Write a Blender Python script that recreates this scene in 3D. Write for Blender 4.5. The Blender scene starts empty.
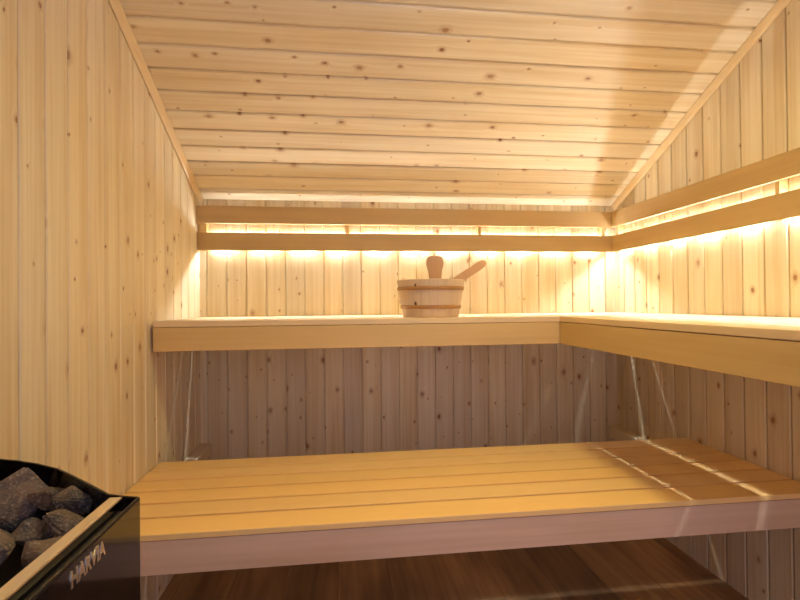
import bpy, bmesh, math, random
from mathutils import Vector, noise, Matrix

# ------------------------------------------------------------------ camera
sc = bpy.context.scene
C = sc.collection
W = 1.9643                      # room width (right wall at x = W, back wall at y = 0)
ZC, SL = 1.469, 0.4809          # sloped ceiling: height at the back wall, rise per metre towards the room
FRONT = -2.75
ZU, ZL = 0.945, 0.462           # bench tops
DU, XR = 0.5542, 1.4069         # front of back upper bench, front of right upper bench
BL, DL = 0.4758, 1.0106         # back and front of lower bench

def make_camera():
    yaw, pitch, roll = 0.1198, 0.0074, 0.0091
    F = Vector((math.sin(yaw)*math.cos(pitch), math.cos(yaw)*math.cos(pitch), math.sin(pitch)))
    R0 = Vector((math.cos(yaw), -math.sin(yaw), 0)); U0 = R0.cross(F)
    R = R0*math.cos(roll) - U0*math.sin(roll)
    U = U0*math.cos(roll) + R0*math.sin(roll)
    cam = bpy.data.cameras.new('camera'); o = bpy.data.objects.new('camera', cam); C.objects.link(o)
    cam.sensor_width = 36.0; cam.lens = 469.94/800*36.0; cam.clip_start = 0.01
    m = Matrix((( R.x, U.x, -F.x, 0.6308), (R.y, U.y, -F.y, -2.1737), (R.z, U.z, -F.z, 0.9974), (0, 0, 0, 1)))
    o.matrix_world = m
    sc.camera = o
make_camera()

# ------------------------------------------------------------------ world, light, exposure
world = bpy.data.worlds.new('world'); sc.world = world; world.use_nodes = True
bg = world.node_tree.nodes['Background']
bg.inputs[0].default_value = (0.62, 0.72, 1.0, 1); bg.inputs[1].default_value = 0.35
LED_STRENGTH = 72.0; LED_LOW = 340.0
LED_COLOR = (1.0, 0.99, 0.97)
def area(name, loc, rot, sx, sy, power, col, spread=180):
    l = bpy.data.lights.new(name, 'AREA'); l.shape = 'RECTANGLE'; l.size = sx; l.size_y = sy
    l.energy = power; l.color = col; l.spread = math.radians(spread)
    o = bpy.data.objects.new(name, l); C.objects.link(o); o.location = loc; o.rotation_euler = rot
    return o
# daylight coming in through the open doorway behind the camera
area('doorway_daylight', (1.15, -2.72, 1.0), (math.radians(90), 0, 0), 0.75, 1.85, 11.0, (0.88, 0.74, 0.96))
FILL_Y, FILL_POWER, FILL_COLOR = -1.16, 12.8, (1.0, 0.82, 0.36)  # warm fill lamp added under the ceiling
sc.view_settings.view_transform = 'Standard'; sc.view_settings.look = 'None'
sc.view_settings.gamma = 1.0; sc.view_settings.use_curve_mapping = False
sc.view_settings.exposure = 0.0
sc.cycles.use_denoising = True
sc.cycles.diffuse_bounces = 7; sc.cycles.max_bounces = 12
sc.cycles.caustics_reflective = False

# ------------------------------------------------------------------ materials
def mat_new(name):
    m = bpy.data.materials.new(name); m.use_nodes = True
    return m, m.node_tree, m.node_tree.nodes['Principled BSDF']
class G:
    def __init__(s, nt): s.nt = nt
    def n(s, t, **k):
        o = s.nt.nodes.new(t)
        for a, b in k.items(): setattr(o, a, b)
        return o
    def l(s, a, b): s.nt.links.new(a, b)
    def put(s, sock, v):
        if v is None: return
        if hasattr(v, 'is_linked') or hasattr(v, 'links'): s.l(v, sock)
        else: sock.default_value = v
    def m(s, op, a, b=None, c=None, clamp=False):
        o = s.n('ShaderNodeMath', operation=op, use_clamp=clamp)
        s.put(o.inputs[0], a); s.put(o.inputs[1], b); s.put(o.inputs[2], c)
        return o.outputs[0]
    def mix(s, f, a, b, mode='MIX'):
        o = s.n('ShaderNodeMix', data_type='RGBA', blend_type=mode)
        s.put(o.inputs[0], f)
        for i, v in ((6, a), (7, b)):
            if isinstance(v, tuple): o.inputs[i].default_value = (*v, 1)
            else: s.l(v, o.inputs[i])
        return o.outputs[2]
    def xyz(s, a, b, c):
        o = s.n('ShaderNodeCombineXYZ'); s.put(o.inputs[0], a); s.put(o.inputs[1], b); s.put(o.inputs[2], c)
        return o.outputs[0]
    def smooth(s, v, a, b, lo=0.0, hi=1.0):
        o = s.n('ShaderNodeMapRange', interpolation_type='SMOOTHSTEP')
        s.put(o.inputs[0], v); s.put(o.inputs[1], a); s.put(o.inputs[2], b); o.inputs[3].default_value = lo; o.inputs[4].default_value = hi
        return o.outputs[0]

def wood(name, light, dark, along='Z', across='X', pitch=None, off=0.0, knots=0.0, rough=0.45, tone=0.10,
         grain=0.5, knot_col=(0.26, 0.095, 0.03), acr_scale=1.0, seed=0.0, per_object=False, coat=0.0, streak=0.35):
    """softwood: fine grain along one axis, tone varying from board to board, knots with darker rings"""
    m, nt, b = mat_new(name); g = G(nt)
    tc = g.n('ShaderNodeTexCoord'); sp = g.n('ShaderNodeSeparateXYZ'); g.l(tc.outputs['Object'], sp.inputs[0])
    ax = {'X': 0, 'Y': 1, 'Z': 2}
    a = sp.outputs[ax[along]]; c = g.m('MULTIPLY', sp.outputs[ax[across]], acr_scale)
    third = [k for k in 'XYZ' if k not in (along, across)][0]; t = sp.outputs[ax[third]]
    rnd = None
    if pitch:
        idx = g.m('FLOOR', g.m('DIVIDE', g.m('SUBTRACT', c, off), pitch))
        wn = g.n('ShaderNodeTexWhiteNoise', noise_dimensions='1D'); g.l(g.m('ADD', idx, seed+0.37), wn.inputs['W']); rnd = wn.outputs['Value']
        wn2 = g.n('ShaderNodeTexWhiteNoise', noise_dimensions='1D'); g.l(g.m('ADD', idx, seed+31.7), wn2.inputs['W']); rnd2 = wn2.outputs['Value']
    elif per_object:
        oi = g.n('ShaderNodeObjectInfo'); rnd = oi.outputs['Random']; rnd2 = g.m('FRACT', g.m('MULTIPLY', rnd, 17.31))
    else:
        rnd = g.m('ADD', 0.5, 0.0); rnd2 = rnd
    shift = g.m('MULTIPLY', rnd2, 23.0)
    aa = g.m('ADD', a, shift)
    # knots
    col_fac = None
    vx = g.xyz(g.m('MULTIPLY', aa, 9.0), g.m('MULTIPLY', c, 13.0), 0.0)
    vo = g.n('ShaderNodeTexVoronoi', voronoi_dimensions='2D', feature='F1'); g.l(vx, vo.inputs['Vector']); vo.inputs['Scale'].default_value = 1.0
    vo.inputs['Randomness'].default_value = 1.0
    sc3 = g.n('ShaderNodeSeparateColor'); g.l(vo.outputs['Color'], sc3.inputs[0])
    on = g.m('LESS_THAN', sc3.outputs[0], knots)
    wob = g.n('ShaderNodeTexNoise', noise_dimensions='2D'); g.l(vx, wob.inputs['Vector']); wob.inputs['Scale'].default_value = 6.0
    dist = g.m('ADD', vo.outputs['Distance'], g.m('MULTIPLY', g.m('SUBTRACT', wob.outputs[0], 0.5), 0.07))
    rad = g.m('ADD', 0.028, g.m('MULTIPLY', g.m('POWER', sc3.outputs[1], 2.4), 0.082))
    core = g.m('MULTIPLY', on, g.smooth(dist, g.m('MULTIPLY', rad, 0.75), rad, 1.0, 0.0))
    halo = g.m('MULTIPLY', on, g.smooth(dist, rad, g.m('MULTIPLY', rad, 2.6), 1.0, 0.0))
    warp = g.m('MULTIPLY', g.m('MULTIPLY', on, g.smooth(dist, 0.0, g.m('MULTIPLY', rad, 5.0), 1.0, 0.0)), 0.012)
    cw = g.m('ADD', c, warp)
    # grain
    n1 = g.n('ShaderNodeTexNoise'); n1.inputs['Scale'].default_value = 1.0; n1.inputs['Detail'].default_value = 3.0
    g.l(g.xyz(g.m('MULTIPLY', aa, 1.6), g.m('MULTIPLY', cw, 95.0), g.m('MULTIPLY', t, 60.0)), n1.inputs['Vector'])
    n2 = g.n('ShaderNodeTexNoise'); n2.inputs['Scale'].default_value = 1.0; n2.inputs['Detail'].default_value = 2.0
    g.l(g.xyz(g.m('MULTIPLY', aa, 1.1), g.m('MULTIPLY', cw, 22.0), g.m('MULTIPLY', t, 20.0)), n2.inputs['Vector'])
    n3 = g.n('ShaderNodeTexNoise'); n3.inputs['Scale'].default_value = 1.0; n3.inputs['Detail'].default_value = 2.0
    g.l(g.xyz(g.m('MULTIPLY', aa, 3.0), g.m('MULTIPLY', cw, 9.0), t), n3.inputs['Vector'])
    f1 = g.smooth(n1.outputs[0], 0.35, 0.72); f2 = g.smooth(n2.outputs[0], 0.38, 0.68); f3 = g.smooth(n3.outputs[0], 0.42, 0.72)
    f = g.m('ADD', g.m('MULTIPLY', f1, grain*0.5), g.m('ADD', g.m('MULTIPLY', f2, grain*0.55), g.m('MULTIPLY', f3, streak*0.5)), clamp=True)
    col = g.mix(f, light, dark)
    hv = g.n('ShaderNodeHueSaturation'); g.l(col, hv.inputs['Color'])
    hv.inputs['Hue'].default_value = 0.5
    g.l(g.m('ADD', 1.0-tone, g.m('MULTIPLY', rnd, 2*tone)), hv.inputs['Value'])
    g.l(g.m('ADD', 1.0-tone, g.m('MULTIPLY', rnd2, 2*tone)), hv.inputs['Saturation'])
    col = hv.outputs[0]
    if knots > 0:
        mid = tuple(0.45*x+0.55*y for x, y in zip(knot_col, dark))
        col = g.mix(g.m('MULTIPLY', halo, 0.55), col, mid)
        col = g.mix(g.m('MULTIPLY', core, g.m('ADD', 0.45, g.m('MULTIPLY', sc3.outputs[2], 0.5))), col, knot_col)
    g.l(col, b.inputs['Base Color'])
    b.inputs['Roughness'].default_value = rough
    b.inputs['Coat Weight'].default_value = coat; b.inputs['Coat Roughness'].default_value = 0.25
    bp = g.n('ShaderNodeBump'); bp.inputs['Strength'].default_value = 0.12; bp.inputs['Distance'].default_value = 0.002
    g.l(n1.outputs[0], bp.inputs['Height']); g.l(bp.outputs[0], b.inputs['Normal'])
    return m

PL, PD = (0.77, 0.695, 0.505), (0.63, 0.50, 0.285)     # pine light / dark
BP = 0.0845                                             # panelling pitch
M = {}
GR = 0.95
M['pine_back'] = wood('pine_panelling_back', PL, PD, 'Z', 'X', 0.0855, 1.91, knots=0.62, tone=0.10, seed=3, grain=GR)
M['pine_left'] = wood('pine_panelling_left', PL, PD, 'Z', 'Y', 0.0841, -0.0758, knots=0.5, tone=0.08, seed=7, grain=GR)
M['pine_right'] = wood('pine_panelling_right', PL, PD, 'Z', 'Y', 0.0837, -0.0705, knots=0.45, tone=0.08, seed=11, grain=GR)
M['pine_ceil'] = wood('pine_panelling_ceiling', PL, PD, 'X', 'Y', 0.0845, -0.071, knots=0.55, tone=0.09, acr_scale=math.sqrt(1+SL*SL), seed=5, grain=GR, rough=0.34, coat=0.15)
M['pine_trim'] = wood('pine_trim', (0.72, 0.56, 0.31), (0.58, 0.42, 0.20), 'Y', 'X', knots=0.10, tone=0.05)
AL, AD = (0.66, 0.47, 0.20), (0.52, 0.34, 0.125)      # bench timber
M['bench_x'] = wood('bench_wood_lengthwise', AL, AD, 'X', 'Y', per_object=True, rough=0.5, tone=0.07, grain=0.45, streak=0.2)
M['bench_y'] = wood('bench_wood_crosswise', AL, AD, 'Y', 'X', per_object=True, rough=0.5, tone=0.07, grain=0.45, streak=0.2)
M['bench_fx'] = wood('bench_fascia_wood', AL, AD, 'X', 'Z', per_object=True, rough=0.5, tone=0.04, grain=0.45, streak=0.2)
M['bench_fy'] = wood('bench_fascia_wood_side', AL, AD, 'Y', 'Z', per_object=True, rough=0.5, tone=0.04, grain=0.45, streak=0.2)
M['seat_lit_x'] = wood('seat_plank_wood_lit', (0.78, 0.61, 0.37), (0.68, 0.50, 0.28), 'X', 'Y', per_object=True, rough=0.5, tone=0.05, grain=0.45, streak=0.2)  # bench timber made paler: the glare on the seats is in the colour
M['seat_lit_y'] = wood('seat_plank_wood_side_lit', (0.78, 0.61, 0.37), (0.68, 0.50, 0.28), 'Y', 'X', per_object=True, rough=0.5, tone=0.05, grain=0.45, streak=0.2)
M['slat_shaded_x'] = wood('slat_wood_shaded', (0.47, 0.315, 0.125), (0.38, 0.24, 0.08), 'X', 'Z', per_object=True, rough=0.5, tone=0.05, grain=0.5, streak=0.3)  # bench timber made darker: the shade on the slats is in the colour
M['slat_shaded_y'] = wood('slat_wood_side_shaded', (0.47, 0.315, 0.125), (0.38, 0.24, 0.08), 'Y', 'Z', per_object=True, rough=0.5, tone=0.05, grain=0.5, streak=0.3)
M['low_warm_lit_x'] = wood('step_bench_wood_warm_lit', (0.93, 0.65, 0.28), (0.86, 0.55, 0.21), 'X', 'Y', per_object=True, rough=0.5, tone=0.06, grain=0.45, streak=0.2)  # step planks: the warm light on them is put into the colour
M['low_cool_lit_fx'] = wood('lower_fascia_wood_cool_lit', (0.74, 0.54, 0.39), (0.58, 0.39, 0.25), 'X', 'Z', per_object=True, rough=0.5, tone=0.03, grain=0.6, streak=0.6)  # front board: cool daylight is put into the colour
M['batten'] = wood('batten_wood', PL, PD, 'Y', 'Z', knots=0.1, rough=0.5)
M['bucket'] = wood('bucket_wood', (0.66, 0.52, 0.37), (0.54, 0.40, 0.26), 'Z', 'X', knots=0.0, rough=0.5, tone=0.05)
M['handle'] = wood('handle_wood', (0.60, 0.38, 0.20), (0.46, 0.26, 0.12), 'Z', 'X', rough=0.5)
M['hoop'] = wood('hoop_wood', (0.42, 0.22, 0.07), (0.34, 0.16, 0.05), 'X', 'Z', rough=0.45)

def floor_mat():
    m, nt, b = mat_new('brown_plank_floor'); g = G(nt)
    tc = g.n('ShaderNodeTexCoord'); sp = g.n('ShaderNodeSeparateXYZ'); g.l(tc.outputs['Object'], sp.inputs[0])
    x, y = sp.outputs[0], sp.outputs[1]
    u = g.m('DIVIDE', g.m('SUBTRACT', x, 0.978), 0.187); ix = g.m('FLOOR', u); fx = g.m('FRACT', u)
    wn0 = g.n('ShaderNodeTexWhiteNoise', noise_dimensions='1D'); g.l(ix, wn0.inputs['W'])
    v = g.m('ADD', g.m('DIVIDE', y, 1.1), wn0.outputs['Value']); iy = g.m('FLOOR', v); fy = g.m('FRACT', v)
    wn = g.n('ShaderNodeTexWhiteNoise', noise_dimensions='2D'); g.l(g.xyz(ix, iy, 0.0), wn.inputs['Vector'])
    r = wn.outputs['Value']
    n = g.n('ShaderNodeTexNoise'); n.inputs['Scale'].default_value = 1.0; n.inputs['Detail'].default_value = 4.0
    g.l(g.xyz(g.m('MULTIPLY', x, 40.0), g.m('ADD', g.m('MULTIPLY', y, 2.2), g.m('MULTIPLY', r, 40.0)), r), n.inputs['Vector'])
    n2 = g.n('ShaderNodeTexNoise'); n2.inputs['Scale'].default_value = 1.0; n2.inputs['Detail'].default_value = 2.0
    g.l(g.xyz(g.m('MULTIPLY', x, 8.0), g.m('ADD', g.m('MULTIPLY', y, 2.5), g.m('MULTIPLY', r, 20.0)), r), n2.inputs['Vector'])
    f = g.m('ADD', g.m('MULTIPLY', g.smooth(n.outputs[0], 0.3, 0.75), 0.5), g.m('MULTIPLY', g.smooth(n2.outputs[0], 0.35, 0.7), 0.5))
    col = g.mix(f, (0.40, 0.24, 0.10), (0.15, 0.082, 0.030))
    hv = g.n('ShaderNodeHueSaturation'); g.l(col, hv.inputs['Color']); g.l(g.m('ADD', 0.6, g.m('MULTIPLY', r, 0.8)), hv.inputs['Value'])
    e = g.m('MAXIMUM', g.m('GREATER_THAN', g.m('ABSOLUTE', g.m('SUBTRACT', fx, 0.5)), 0.494), g.m('GREATER_THAN', g.m('ABSOLUTE', g.m('SUBTRACT', fy, 0.5)), 0.4985))
    g.l(g.mix(g.m('MULTIPLY', e, 0.6), hv.outputs[0], (0.05, 0.022, 0.01)), b.inputs['Base Color'])
    b.inputs['Roughness'].default_value = 0.42
    return m
M['floor'] = floor_mat()

def simple(name, col, rough=0.5, metal=0.0, coat=0.0):
    m, nt, b = mat_new(name); g = G(nt)
    n = g.n('ShaderNodeTexNoise'); n.inputs['Scale'].default_value = 40
    g.l(g.mix(n.outputs[0], tuple(c*0.94 for c in col), tuple(min(1, c*1.06) for c in col)), b.inputs['Base Color'])
    b.inputs['Roughness'].default_value = rough; b.inputs['Metallic'].default_value = metal; b.inputs['Coat Weight'].default_value = coat
    return m
M['black'] = simple('black_gloss_enamel', (0.009, 0.007, 0.007), 0.08, 0.0, 0.0)
M['black_matt'] = simple('black_matt_metal', (0.015, 0.013, 0.012), 0.45)
M['steel'] = simple('polished_steel', (0.92, 0.88, 0.80), 0.12, 1.0)
M['letter'] = simple('satin_silver_lettering', (0.75, 0.72, 0.68), 0.30, 1.0)
M['strip_base'] = simple('white_strip_base', (0.8, 0.8, 0.78), 0.5)
M['wall_plain'] = simple('outer_wall_board', (0.5, 0.42, 0.32), 0.7)
def led_mat(name, power):
    m, nt, b = mat_new(name); nt.nodes.remove(b); g = G(nt)
    e = g.n('ShaderNodeEmission'); e.inputs[0].default_value = (*LED_COLOR, 1); e.inputs[1].default_value = power
    out = [n for n in nt.nodes if n.type == 'OUTPUT_MATERIAL'][0]; g.l(e.outputs[0], out.inputs[0])
    return m
M['led'] = led_mat('warm_led', LED_STRENGTH); M['led_low'] = led_mat('warm_led_lower', LED_LOW)
def stone_mat():
    m, nt, b = mat_new('olivine_stone'); g = G(nt)
    tc = g.n('ShaderNodeTexCoord'); oi = g.n('ShaderNodeObjectInfo')
    vec = g.n('ShaderNodeVectorMath', operation='ADD'); g.l(tc.outputs['Object'], vec.inputs[0]); g.l(oi.outputs['Random'], vec.inputs[1])
    a = g.n('ShaderNodeTexNoise'); a.inputs['Scale'].default_value = 28; a.inputs['Detail'].default_value = 4; g.l(vec.outputs[0], a.inputs['Vector'])
    c = g.n('ShaderNodeTexNoise'); c.inputs['Scale'].default_value = 260; c.inputs['Detail'].default_value = 3; g.l(vec.outputs[0], c.inputs['Vector'])
    base = g.mix(g.smooth(a.outputs[0], 0.35, 0.65), (0.030, 0.036, 0.050), (0.165, 0.115, 0.085))
    col = g.mix(g.smooth(c.outputs[0], 0.50, 0.75), base, (0.30, 0.24, 0.20))
    g.l(col, b.inputs['Base Color']); b.inputs['Roughness'].default_value = 0.62
    bp = g.n('ShaderNodeBump'); bp.inputs['Strength'].default_value = 0.9; bp.inputs['Distance'].default_value = 0.004
    g.l(g.m('ADD', a.outputs[0], g.m('MULTIPLY', c.outputs[0], 0.5)), bp.inputs['Height']); g.l(bp.outputs[0], b.inputs['Normal'])
    return m
M['stone'] = stone_mat()

# ------------------------------------------------------------------ mesh helpers
def link(name, bm, mat, parent=None, loc=(0, 0, 0), smooth=False):
    me = bpy.data.meshes.new(name); bmesh.ops.recalc_face_normals(bm, faces=bm.faces[:]); bm.to_mesh(me); bm.free()
    o = bpy.data.objects.new(name, me); C.objects.link(o); me.materials.append(mat)
    o.location = loc
    if parent: o.parent = parent
    if smooth:
        for p in me.polygons: p.use_smooth = True
    return o
def tag(o, label=None, cat=None, group=None, kind=None):
    if label: o['label'] = label
    if cat: o['category'] = cat
    if group: o['group'] = group
    if kind: o['kind'] = kind
    return o
def thing(name, label, cat, loc=(0, 0, 0), group=None):
    o = bpy.data.objects.new(name, None); C.objects.link(o); o.location = loc; o.empty_display_size = 0.05
    return tag(o, label, cat, group)
def box(x0, x1, y0, y1, z0, z1, bev=0.0, bm=None):
    bm2 = bmesh.new()
    bmesh.ops.create_cube(bm2, size=1.0)
    for v in bm2.verts:
        v.co = Vector((x0+(v.co.x+.5)*(x1-x0), y0+(v.co.y+.5)*(y1-y0), z0+(v.co.z+.5)*(z1-z0)))
    if bev: bmesh.ops.bevel(bm2, geom=bm2.edges[:], offset=bev, segments=2, affect='EDGES', profile=0.5)
    if bm is None: return bm2
    me = bpy.data.meshes.new('tmp'); bm2.to_mesh(me); bm2.free(); bm.from_mesh(me); bpy.data.meshes.remove(me)
    return bm
def part(name, parent, mat, x0, x1, y0, y1, z0, z1, bev=0.0015):
    """a board with its origin at its own middle (world extents given)"""
    cx, cy, cz = (x0+x1)/2, (y0+y1)/2, (z0+z1)/2
    px, py, pz = parent.location if parent else (0, 0, 0)
    return link(name, box(x0-cx, x1-cx, y0-cy, y1-cy, z0-cz, z1-cz, bev), mat, parent, (cx-px, cy-py, cz-pz))

def profile(a0, a1, joint, pitch, k_=1.0):
    """(position, depth) outline of tongue-and-groove boards between a0 and a1; depth is behind the face"""
    pts = []
    k0 = math.floor((a0-joint)/pitch)-1; k1 = math.ceil((a1-joint)/pitch)+1
    for k in range(k0, k1+1):
        j = joint+k*pitch
        for d, z in ((-0.0052*k_, 0.0), (-0.0024*k_, 0.0024*k_), (-0.0022*k_, 0.0075), (0.0022*k_, 0.0075), (0.0024*k_, 0.0024*k_), (0.0052*k_, 0.0)):
            p = j+d
            if a0 < p < a1: pts.append((p, z))
    first = pts[0][1] if pts else 0; last = pts[-1][1] if pts else 0
    return [(a0, first if first < .003 else 0)] + pts + [(a1, last if last < .003 else 0)]

def strip_mesh(rows):
    """rows: list of ((front low), (front high), (rear low), (rear high)) quads joined into one closed panel"""
    bm = bmesh.new(); vs = [[bm.verts.new(p) for p in r] for r in rows]
    for a, b in zip(vs, vs[1:]):
        bm.faces.new((a[0], b[0], b[1], a[1])); bm.faces.new((a[2], a[3], b[3], b[2]))
        bm.faces.new((a[0], a[2], b[2], b[0])); bm.faces.new((a[1], b[1], b[3], a[3]))
    for r in (vs[0], vs[-1]): bm.faces.new((r[0], r[1], r[3], r[2]))
    return bm

YFLAT = -1.62                         # the slope ends and the ceiling runs level
ZTOP = ZC - SL*YFLAT
def zceil(y): return min(ZC - SL*y, ZTOP)

# ------------------------------------------------------------------ room shell
def struct(name, bm, mat, parent=None):
    o = link(name, bm, mat, parent); o['kind'] = 'structure'; return o
struct('floor', box(-0.06, W+0.06, FRONT-0.06, 0.06, -0.05, 0.0), M['floor'])
T = 0.05
rows = [((x, d, 0.0), (x, d, ZC+0.004), (x, T, 0.0), (x, T, ZC+0.004)) for x, d in profile(0.0, W, 1.91, 0.0855)]
struct('wall_back', strip_mesh(rows), M['pine_back'])
def side_rows(sign, x, joint, pitch):
    pr = profile(FRONT, 0.0, joint, pitch)
    ys = sorted(pr + [(YFLAT, 0.0)] if not any(abs(p[0]-YFLAT) < 1e-4 for p in pr) else pr)
    return [((x+sign*d, y, 0.0), (x+sign*d, y, zceil(y)+0.004), (x+sign*T, y, 0.0), (x+sign*T, y, zceil(y)+0.004)) for y, d in ys]
struct('wall_left', strip_mesh(side_rows(-1, 0.0, -0.0758, 0.0841)), M['pine_left'])
struct('wall_right', strip_mesh(side_rows(1, W, -0.0705, 0.0837)), M['pine_right'])
# sloped ceiling, boards running across the room
q = math.sqrt(1+SL*SL); nrm = Vector((0, SL, 1)).normalized()       # upwards normal of the slope
def ceil_rows():
    rows = []
    for s, d in profile(0.0, -YFLAT*q, 0.071, 0.0845, 1.35):
        y = -s/q; z = ZC - SL*y
        f = Vector((0, y, z)) + nrm*d; r = Vector((0, y, z)) + nrm*T
        rows.append(((0.0, f.y, f.z), (W, f.y, f.z), (0.0, r.y, r.z), (W, r.y, r.z)))
    y = YFLAT-0.02
    for s, d in profile(0.0, abs(FRONT-y), 0.05, BP):
        rows.append(((0.0, y-s, ZTOP+d), (W, y-s, ZTOP+d), (0.0, y-s, ZTOP+T), (W, y-s, ZTOP+T)))
    return rows
struct('ceiling', strip_mesh(ceil_rows()), M['pine_ceil'])
# wall behind the camera with its doorway
bm = box(0.0, 0.72, FRONT-0.05, FRONT, 0, ZTOP); box(1.58, W, FRONT-0.05, FRONT, 0, ZTOP, 0, bm); box(0.72, 1.58, FRONT-0.05, FRONT, 1.98, ZTOP, 0, bm)
struct('wall_front', bm, M['wall_plain'])
# corner trims under the slope
def trim(name, x0, x1, h, label_mat):
    bm = bmesh.new(); out = []
    sgn = 1 if x1 > x0 else -1
    y0, y1 = -0.004, YFLAT
    sec = [(x0, 0.0), (x0, -h), (x0+(x1-x0)*0.22, -h-0.003), (x0+(x1-x0)*0.62, -h*0.86), (x1, -h*0.22), (x1, 0.0)]
    rings = [[bm.verts.new((x, y, ZC-SL*y+z*q)) for x, z in sec] for y in (y0, y1)]
    n = len(sec)
    for i in range(n): bm.faces.new((rings[0][i], rings[0][(i+1) % n], rings[1][(i+1) % n], rings[1][i]))
    bm.faces.new(rings[0]); bm.faces.new(rings[1][::-1])
    return struct(name, bm, M['pine_trim'])
trim('trim_1', 0.0, 0.018, 0.027, None)
trim('trim_2', W, W-0.020, 0.022, None)

# unseen warm fill lamp, added to brighten the lower bench
lp = thing('added_fill_lamp', 'round warm fill lamp added under the ceiling, out of the picture', 'lamp', (1.13, FILL_Y, zceil(FILL_Y)-0.02))
def ring(name, mat, r0, r1, h):
    bm = bmesh.new(); n = 48; rr = []
    for r_, z in ((r0, 0), (r1, 0), (r1, h), (r0, h)):
        rr.append([bm.verts.new((r_*math.cos(2*math.pi*i/n), r_*math.sin(2*math.pi*i/n), z)) for i in range(n)])
    for a, b in zip(rr, rr[1:]+rr[:1]):
        for i in range(n): bm.faces.new((a[i], a[(i+1) % n], b[(i+1) % n], b[i]))
    return link(name, bm, mat, lp)
ring('fill_bezel', M['steel'], 0.155, 0.17, 0.012)
l = bpy.data.lights.new('fill_light', 'AREA'); l.shape = 'DISK'; l.size = 0.30; l.energy = FILL_POWER; l.color = FILL_COLOR; l.spread = math.radians(150)
lo = bpy.data.objects.new('fill_light', l); C.objects.link(lo); lo.parent = lp; lo.location = (0, 0, 0.004)

# ------------------------------------------------------------------ upper benches
GAP = 0.012
def upper_spans(width):
    return [(0.008, 0.0735), (0.0855, 0.161), (0.173, 0.258), (0.270, 0.357), (0.369, 0.455), (0.467, width)]
PT = 0.0185
ub = thing('upper_bench', 'long upper bench of timber, bright light painted into its planks, running along the back wall under the bucket', 'bench', (W/2, -DU/2, 0.84))
for a, b_ in upper_spans(DU):
    part('plank', ub, M['seat_lit_x'], 0.012, W-0.002, -b_, -a, ZU-PT, ZU)
part('fascia', ub, M['bench_fx'], 0.012, XR+0.0, -DU+0.001, -DU+0.021, 0.8467, ZU-PT-0.0015)
part('wall_ledger', ub, M['bench_fx'], 0.03, W-0.03, -0.030, -0.001, 0.895, ZU-PT-0.0003)
for x in (0.001, W-0.031): part('side_rail', ub, M['bench_fy'], x, x+0.03, -0.53, -0.031, 0.875, ZU-PT-0.0003)
for x in (0.66, 1.31): part('cross_rail', ub, M['bench_fy'], x, x+0.028, -0.53, -0.031, 0.885, ZU-PT-0.0003)
rb = thing('upper_bench', 'upper bench of timber, bright light painted into its planks, running along the right wall towards the viewer', 'bench', ((XR+W)/2, -1.4, 0.84))
RY = -2.45
for a, b_ in upper_spans(W-XR):
    part('plank', rb, M['seat_lit_y'], W-b_, W-a, RY, -DU-0.0015, ZU-PT, ZU)
part('fascia', rb, M['bench_fy'], XR+0.001, XR+0.021, RY, -DU+0.0005, 0.8467, ZU-PT-0.0015)
part('wall_ledger', rb, M['bench_fy'], W-0.030, W-0.001, RY, -DU-0.05, 0.895, ZU-PT-0.0003)
for y in (-1.25, -1.95, -2.44): part('cross_rail', rb, M['bench_fx'], XR+0.022, W-0.031, y, y+0.028, 0.885, ZU-PT-0.0003)

# ------------------------------------------------------------------ lower bench
lb = thing('lower_bench', 'low wide step bench of six planks and a front board, warm and cool light painted into their colours', 'bench', (W/2, -(BL+DL)/2, 0.36))
LP = (DL-BL)/6
for k in range(6):
    a = BL+k*LP; b_ = BL+(k+1)*LP-(0.010 if k < 5 else 0)
    part('plank', lb, M['low_warm_lit_x'], 0.003, W-0.003, -b_, -a, ZL-(0.0145 if k == 5 else 0.026), ZL)
f_ = part('fascia', lb, M['low_cool_lit_fx'], 0.003, W-0.003, -DL+0.001, -DL+0.023, 0.3665, ZL-0.0145-0.0015); f_['label'] = 'front board with cool light painted into its colour'
for x in (0.004, 0.56, 1.36, W-0.034): part('cross_rail', lb, M['bench_fy'], x, x+0.03, -DL+0.024, -BL-0.002, 0.386, ZL-0.0262)
for x0, x1, s in ((0.0005, 0.045, 'left'), (W-0.045, W-0.0005, 'right')):
    o = part('support_batten', None, M['batten'], x0, x1, -DL+0.03, -0.001, 0.335, 0.385, 0.002)
    tag(o, 'short wooden batten on the %s wall carrying the low bench' % s, 'batten')

# ------------------------------------------------------------------ backrests with led strips behind
SF, ST = 0.0437, 0.0140           # slat face distance from wall, slat thickness
Z1, Z2, Z3, Z4 = 1.4311, 1.3554, 1.3150, 1.2374
bk = thing('backrest', 'backrest of two horizontal boards along the back wall, glowing light behind', 'backrest', (W/2, -SF/2, Z4))
for z0, z1 in ((Z2, Z1), (Z4, Z3)):
    part('slat', bk, M['slat_shaded_x'], 0.002, W-SF-0.0001, -SF, -SF+ST, z0, z1)
for x, hx in ((0.020, 0.017), (0.650, 0.008), (1.269, 0.008), (1.886, 0.007)):
    bm = box(x-hx, x+hx, -SF+ST+0.0002, -0.0112, Z4+0.001, Z1-0.02); box(x-hx, x+hx, -0.0112, -0.0003, 1.322, Z1-0.02, 0, bm)
    o = link('spacer', bm, M['bench_fy'], bk, tuple(-c for c in bk.location))
br = thing('backrest', 'backrest of two horizontal boards along the right wall, glowing light behind', 'backrest', (W-SF/2, -1.2, Z4))
for z0, z1 in ((Z2, Z1), (Z4, Z3)):
    part('slat', br, M['slat_shaded_y'], W-SF, W-SF+ST, -2.4, -SF+ST, z0, z1)
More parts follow.
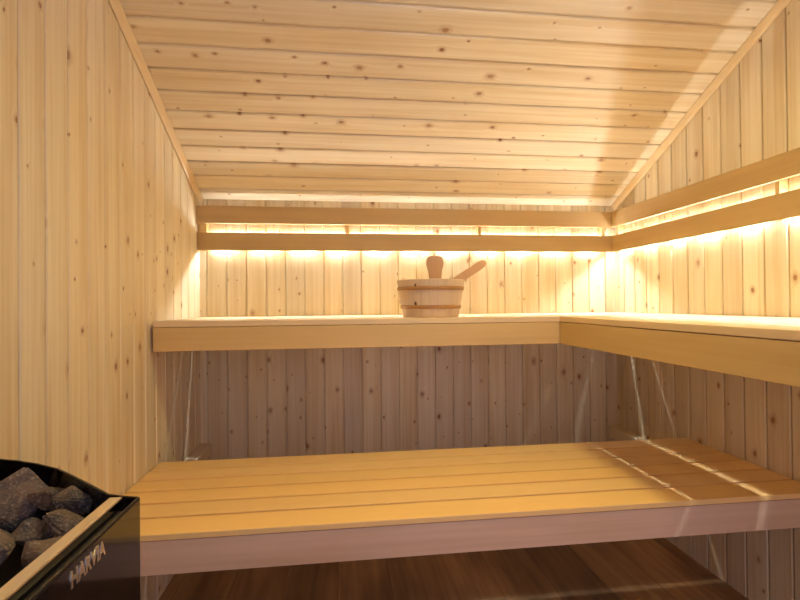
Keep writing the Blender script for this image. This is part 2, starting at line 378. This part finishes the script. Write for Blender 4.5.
for y in (-0.068, -0.903, -1.73, -2.35):
    bm = box(W-SF+ST+0.0002, W-0.0112, y-0.007, y+0.007, Z4+0.001, Z1-0.02); box(W-0.0112, W-0.0003, y-0.007, y+0.007, 1.322, Z1-0.02, 0, bm)
    o = link('spacer', bm, M['bench_fx'], br, tuple(-c for c in br.location))
def led(label, along, length, n0, LZ, lm, hw):
    t = thing('light_strip', label, 'light')
    if along == 'X':
        part('strip_base', t, M['strip_base'], 0.05, W-0.05, -0.002, -0.0002, LZ-0.005, LZ+0.005, 0)
    else:
        part('strip_base', t, M['strip_base'], W-0.002, W-0.0002, -2.38, -0.05, LZ-0.005, LZ+0.005, 0)
    if LZ < 1.28:      # lip added above the diodes to stop light rising to the ceiling
        if along == 'X': part('added_light_stop', t, M['strip_base'], 0.05, W-0.05, -0.0105, -0.0002, LZ+0.0055, LZ+0.0070, 0)
        else: part('added_light_stop', t, M['strip_base'], W-0.0105, W-0.0002, -2.38, -0.06, LZ+0.0055, LZ+0.0070, 0)
    k = 0
    while n0+k*0.171 < length:
        c = n0+k*0.171; k += 1
        if along == 'X': part('light_module', t, lm, c-hw, c+hw, -0.0065, -0.0022, LZ-0.004, LZ+0.004, 0.0008)
        else: part('light_module', t, lm, W-0.0065, W-0.0022, -c-hw, -c+hw, LZ-0.004, LZ+0.004, 0.0008)
led('warm light strip on the back wall, behind the gap between the two backrest boards', 'X', W-0.04, 0.130, 1.3070, M['led'], 0.078)
led('warm light strip on the right wall, behind the gap between the two backrest boards', 'Y', 2.34, 0.130, 1.3070, M['led'], 0.078)
led('warm light strip on the back wall, behind the lower backrest board', 'X', W-0.04, 0.108, 1.2570, M['led_low'], 0.050)
led('warm light strip on the right wall, behind the lower backrest board', 'Y', 2.34, 0.100, 1.2570, M['led_low'], 0.050)

# ------------------------------------------------------------------ bucket and ladle
BX, BY = 0.968, -0.370
bu = thing('sauna_bucket', 'small round wooden bucket with two hoops and a raised stave handle on the upper bench', 'bucket', (BX, BY, ZU+0.0004))
def lathe(prof, n=96, groove=0, gd=0.0):
    bm = bmesh.new(); rings = []
    for r, z in prof:
        ring = []
        for i in range(n):
            rr = r
            if groove and i % (n//groove) == 0: rr = r-gd
            a = 2*math.pi*i/n
            ring.append(bm.verts.new((rr*math.cos(a), rr*math.sin(a), z)))
        rings.append(ring)
    for a, b in zip(rings, rings[1:]):
        for i in range(n): bm.faces.new((a[i], a[(i+1) % n], b[(i+1) % n], b[i]))
    return bm, rings
H = 0.141
def rad(z): return 0.108+(0.132-0.108)*z/H
bm, rings = lathe([(0.0975, 0.012), (0.0975, 0.0), (0.1070, 0.0), (rad(0.001), 0.002), (rad(.05), .05), (rad(.1), .1), (rad(H-.002), H-.002), (rad(H)-.002, H), (rad(H)-.010, H), (rad(H)-.012, H-.002), (0.100, 0.012)], 96, 24, 0.0009)
bm.faces.new(rings[-1])
bm.faces.new(rings[0][::-1])
link('body', bm, M['bucket'], bu)
for z in (0.038, 0.108):
    r = rad(z); h = 0.0068
    bm, rings = lathe([(r-0.001, z-h), (r+0.0022, z-h), (r+0.0034, z-h*.5), (r+0.0034+0.0006, z+h*.5), (r+0.0030, z+h), (r-0.001+0.001, z+h)])
    for i in range(96): bm.faces.new((rings[-1][i], rings[-1][(i+1) % 96], rings[0][(i+1) % 96], rings[0][i]))
    hp = link('hoop', bm, M['hoop'], bu, smooth=False); hp['label'] = 'dark brown hoop'
# two knots in the front of the body
def knot(x, z, r):
    a = math.asin((x-BX)/(rad(z)))
    rr = rad(z)+0.0006
    bm = bmesh.new(); bmesh.ops.create_icosphere(bm, subdivisions=2, radius=r)
    for v in bm.verts: v.co = Vector((v.co.x, v.co.y*0.25, v.co.z*1.25))
    link('knot', bm, simple('dark_knot', (0.10, 0.035, 0.015), 0.6), bu, (rr*math.sin(a), -rr*math.cos(a), z), True)
knot(0.893, 0.119, 0.0045); knot(0.896, 0.052, 0.006)
# raised stave: rounded paddle at the far rim
def flat_shape(pts, thick, bev=0.002):
    bm = bmesh.new(); f = [bm.verts.new((x, -thick/2, z)) for x, z in pts]; b = [bm.verts.new((x, thick/2, z)) for x, z in pts]
    n = len(pts); bm.faces.new(f); bm.faces.new(b[::-1])
    for i in range(n): bm.faces.new((f[i], b[i], b[(i+1) % n], f[(i+1) % n]))
    ed = [e for e in bm.edges if abs(e.verts[0].co.y-e.verts[1].co.y) < 1e-6]
    bmesh.ops.bevel(bm, geom=ed, offset=bev, segments=2, affect='EDGES')
    return bm
half = [(0.026, 0.0), (0.0235, 0.022), (0.0220, 0.034), (0.0235, 0.046), (0.028, 0.060), (0.033, 0.073), (0.0360, 0.086), (0.0360, 0.098), (0.033, 0.109), (0.026, 0.117), (0.014, 0.1215)]
pts = [(x, z) for x, z in half] + [(0, 0.1205)] + [(-x, z) for x, z in half[::-1]]
pd = link('stave_handle', flat_shape([(x, z-0.0) for x, z in pts], 0.013, 0.003), M['handle'], bu, (0.040, 0.1085, H-0.014))
pd['label'] = 'rounded brown paddle shaped handle'
# ladle
la = thing('ladle', 'wooden ladle leaning in the bucket with its round ended handle sticking out to the right', 'ladle', (BX, BY-0.0, ZU+0.014))
half = [(-0.255, 0.0150), (-0.12, 0.0165), (0.0, 0.0165), (0.012, 0.0160), (0.022, 0.0135), (0.0285, 0.0085), (0.031, 0.0028)]
pts = [(x, z) for x, z in half] + [(x, -z) for x, z in half[::-1]]
hd = link('ladle_handle', flat_shape(pts, 0.012, 0.003), M['handle'], la, (0.2100, 0.045, 0.188)); hd.rotation_euler = (0, -math.radians(32.5), 0)
bm, rings = lathe([(0.030, 0.0), (0.036, 0.006), (0.040, 0.035), (0.036, 0.035), (0.032, 0.008)], 32)
bm.faces.new(rings[0]); bm.faces.new(rings[-1][::-1])
link('ladle_bowl', bm, M['handle'], la, (-0.022, 0.045, 0.0), True)

# ------------------------------------------------------------------ stove
HT = 0.75
st = thing('sauna_heater', 'glossy black sauna stove full of stones against the left wall', 'heater', (0.19, -1.75, 0.0))
YM = -1.775
far = [(0.3675, -1.529), (0.3668, -1.526), (0.365, -1.5240), (0.361, -1.5228), (0.346, -1.5185), (0.323, -1.509), (0.287, -1.475), (0.236, -1.428), (0.197, -1.394), (0.152, -1.365), (0.108, -1.343), (0.07, -1.329), (0.03, -1.321)]
plan = far + [(x, 2*YM-y) for x, y in far[::-1]]
def inset(pts, d):
    out = []; n = len(pts)
    for i, p in enumerate(pts):
        a = Vector(pts[i-1]); b = Vector(pts[(i+1) % n]); t = (b-a).normalized(); nn = Vector((-t.y, t.x))
        out.append((p[0]+nn.x*d, p[1]+nn.y*d))
    return out
_c = Vector((0.19, YM))
if (Vector(inset(plan, 0.01)[5])-_c).length > (Vector(plan[5])-_c).length: INS = -1
else: INS = 1
def prism_rings(levels):
    bm = bmesh.new(); rings = []
    for d, z in levels: rings.append([bm.verts.new((x-0.19, y+1.75, z)) for x, y in inset(plan, INS*d)])
    n = len(plan)
    for a, b in zip(rings, rings[1:]):
        for i in range(n): bm.faces.new((a[i], a[(i+1) % n], b[(i+1) % n], b[i]))
    return bm, rings
bm, rings = prism_rings([(0.0, 0.16), (0.0, HT-0.003), (0.0006, HT-0.0008), (0.0018, HT), (0.0034, HT), (0.0040, HT-0.001), (0.0040, HT-0.13)])
bm.faces.new(rings[0][::-1])
sh = link('shell', bm, M['black'], st)
bm, rings = prism_rings([(0.0090, HT-0.135), (0.0090, HT-0.130)])
bm.faces.new(rings[-1]); bm.faces.new(rings[0][::-1])
link('stone_tray', bm, M['black_matt'], st)
# polished strip along the stones, with the dark rail outside it
def pst(name, mat, x0, x1, y0, y1, z0, z1, bev=0.001): return part(name, st, mat, x0, x1, y0, y1, z0, z1, bev)
s_ = pst('steel_rail', M['steel'], 0.329, 0.346, 2*YM+1.526, -1.526, HT-0.010, HT+0.0015, 0.002); s_['label'] = 'polished steel edge rail'
pst('rail_support', M['black_matt'], 0.334, 0.344, 2*YM+1.535, -1.535, HT-0.12, HT-0.0105, 0)
pst('rail_channel', M['black_matt'], 0.3465, 0.3625, 2*YM+1.538, -1.538, HT-0.03, HT-0.012)
for x in (0.09, 0.31):
    for y in (-1.57, -1.98):
        pst('leg', M['black_matt'], x-0.012, x+0.012, y-0.012, y+0.012, 0.0, 0.162)
# lettering on the side panel
cu = bpy.data.curves.new('lettering', 'FONT'); cu.body = 'HARVIA'; cu.size = 0.0245; cu.extrude = 0.0006; cu.offset = 0.0007; cu.space_character = 1.0
to = bpy.data.objects.new('lettering_tmp', cu); C.objects.link(to)
bpy.context.view_layer.update()
me = bpy.data.meshes.new_from_object(to.evaluated_get(bpy.context.evaluated_depsgraph_get()))
bpy.data.objects.remove(to)
xs = [v.co.x for v in me.vertices]; ys = [v.co.y for v in me.vertices]
kx = 0.0655/(max(xs)-min(xs)); ky = 0.0172/(max(ys)-min(ys)); x0, y0 = min(xs), min(ys)
for v in me.vertices:
    a, b, c = (v.co.x-x0)*kx, (v.co.y-y0)*ky, v.co.z
    v.co = Vector((0.3677+c-0.19, -1.684+a+1.75, 0.7245+b))
me.materials.clear(); me.materials.append(M['letter'])
lt = bpy.data.objects.new('lettering', me); C.objects.link(lt); lt.parent = st; lt['label'] = 'silver capital letters'

# ------------------------------------------------------------------ stones
def stone(seed, loc, size, rot, label):
    rnd = random.Random(seed); bm = bmesh.new()
    for i in range(15):
        v = Vector((rnd.gauss(0, 1), rnd.gauss(0, 1), rnd.gauss(0, 1))).normalized()*rnd.uniform(0.88, 1.06)
        bm.verts.new((v.x*size[0], v.y*size[1], v.z*size[2]))
    r = bmesh.ops.convex_hull(bm, input=bm.verts[:])
    bmesh.ops.delete(bm, geom=[v for v in bm.verts if not v.link_faces], context='VERTS')
    bmesh.ops.bevel(bm, geom=bm.edges[:], offset=min(size)*0.10, segments=2, affect='EDGES', clamp_overlap=True)
    bmesh.ops.triangulate(bm, faces=bm.faces[:])
    bmesh.ops.subdivide_edges(bm, edges=[e for e in bm.edges if e.calc_length() > 0.012], cuts=2, use_grid_fill=True)
    bmesh.ops.triangulate(bm, faces=bm.faces[:])
    for v in bm.verts:
        p = v.co*38+Vector((seed*3.1, 0, 0))
        v.co += v.co.normalized()*(noise.noise(p)*0.0028+noise.noise(p*2.7)*0.0012)
    o = link('heater_stone', bm, M['stone'], None, loc, False); o.rotation_euler = rot
    tag(o, label, 'stone', 'stones heaped in the stove')
    return o
STONES = [
 (1, (0.137, -1.425, 0.710), (0.066, 0.042, 0.058), (0.1, 0.1, 0.2), 'largest stone, brownish and blocky, at the back left of the stove'),
 (2, (0.203, -1.430, 0.722), (0.027, 0.020, 0.021), (0.1, 0.3, 0.2), 'small grey stone touching the stove rim, right of the largest stone'),
 (3, (0.254, -1.470, 0.722), (0.036, 0.018, 0.028), (0.0, -0.15, -0.3), 'dark grey stone near the far corner of the stove'),
 (4, (0.268, -1.518, 0.712), (0.042, 0.027, 0.031), (0.1, -0.2, -0.2), 'rough grey brown stone against the middle of the steel rail'),
 (5, (0.208, -1.482, 0.686), (0.028, 0.024, 0.028), (0.3, 0.1, 0.2), 'dark stone sunk low between the large stone and the rail stone'),
 (6, (0.231, -1.602, 0.720), (0.036, 0.040, 0.056), (0.1, 0.2, 0.3), 'large grey stone at the left edge of the picture, nearest the viewer'),
 (7, (0.290, -1.574, 0.702), (0.032, 0.031, 0.040), (0.1, -0.3, 0.3), 'brownish slanting stone beside the nearest stretch of steel rail'),
 (8, (0.280, -1.466, 0.690), (0.015, 0.013, 0.016), (0.2, 0.4, 0.1), 'smallest stone, wedged beside the far end of the steel rail'),
]
for s in STONES: stone(*s)
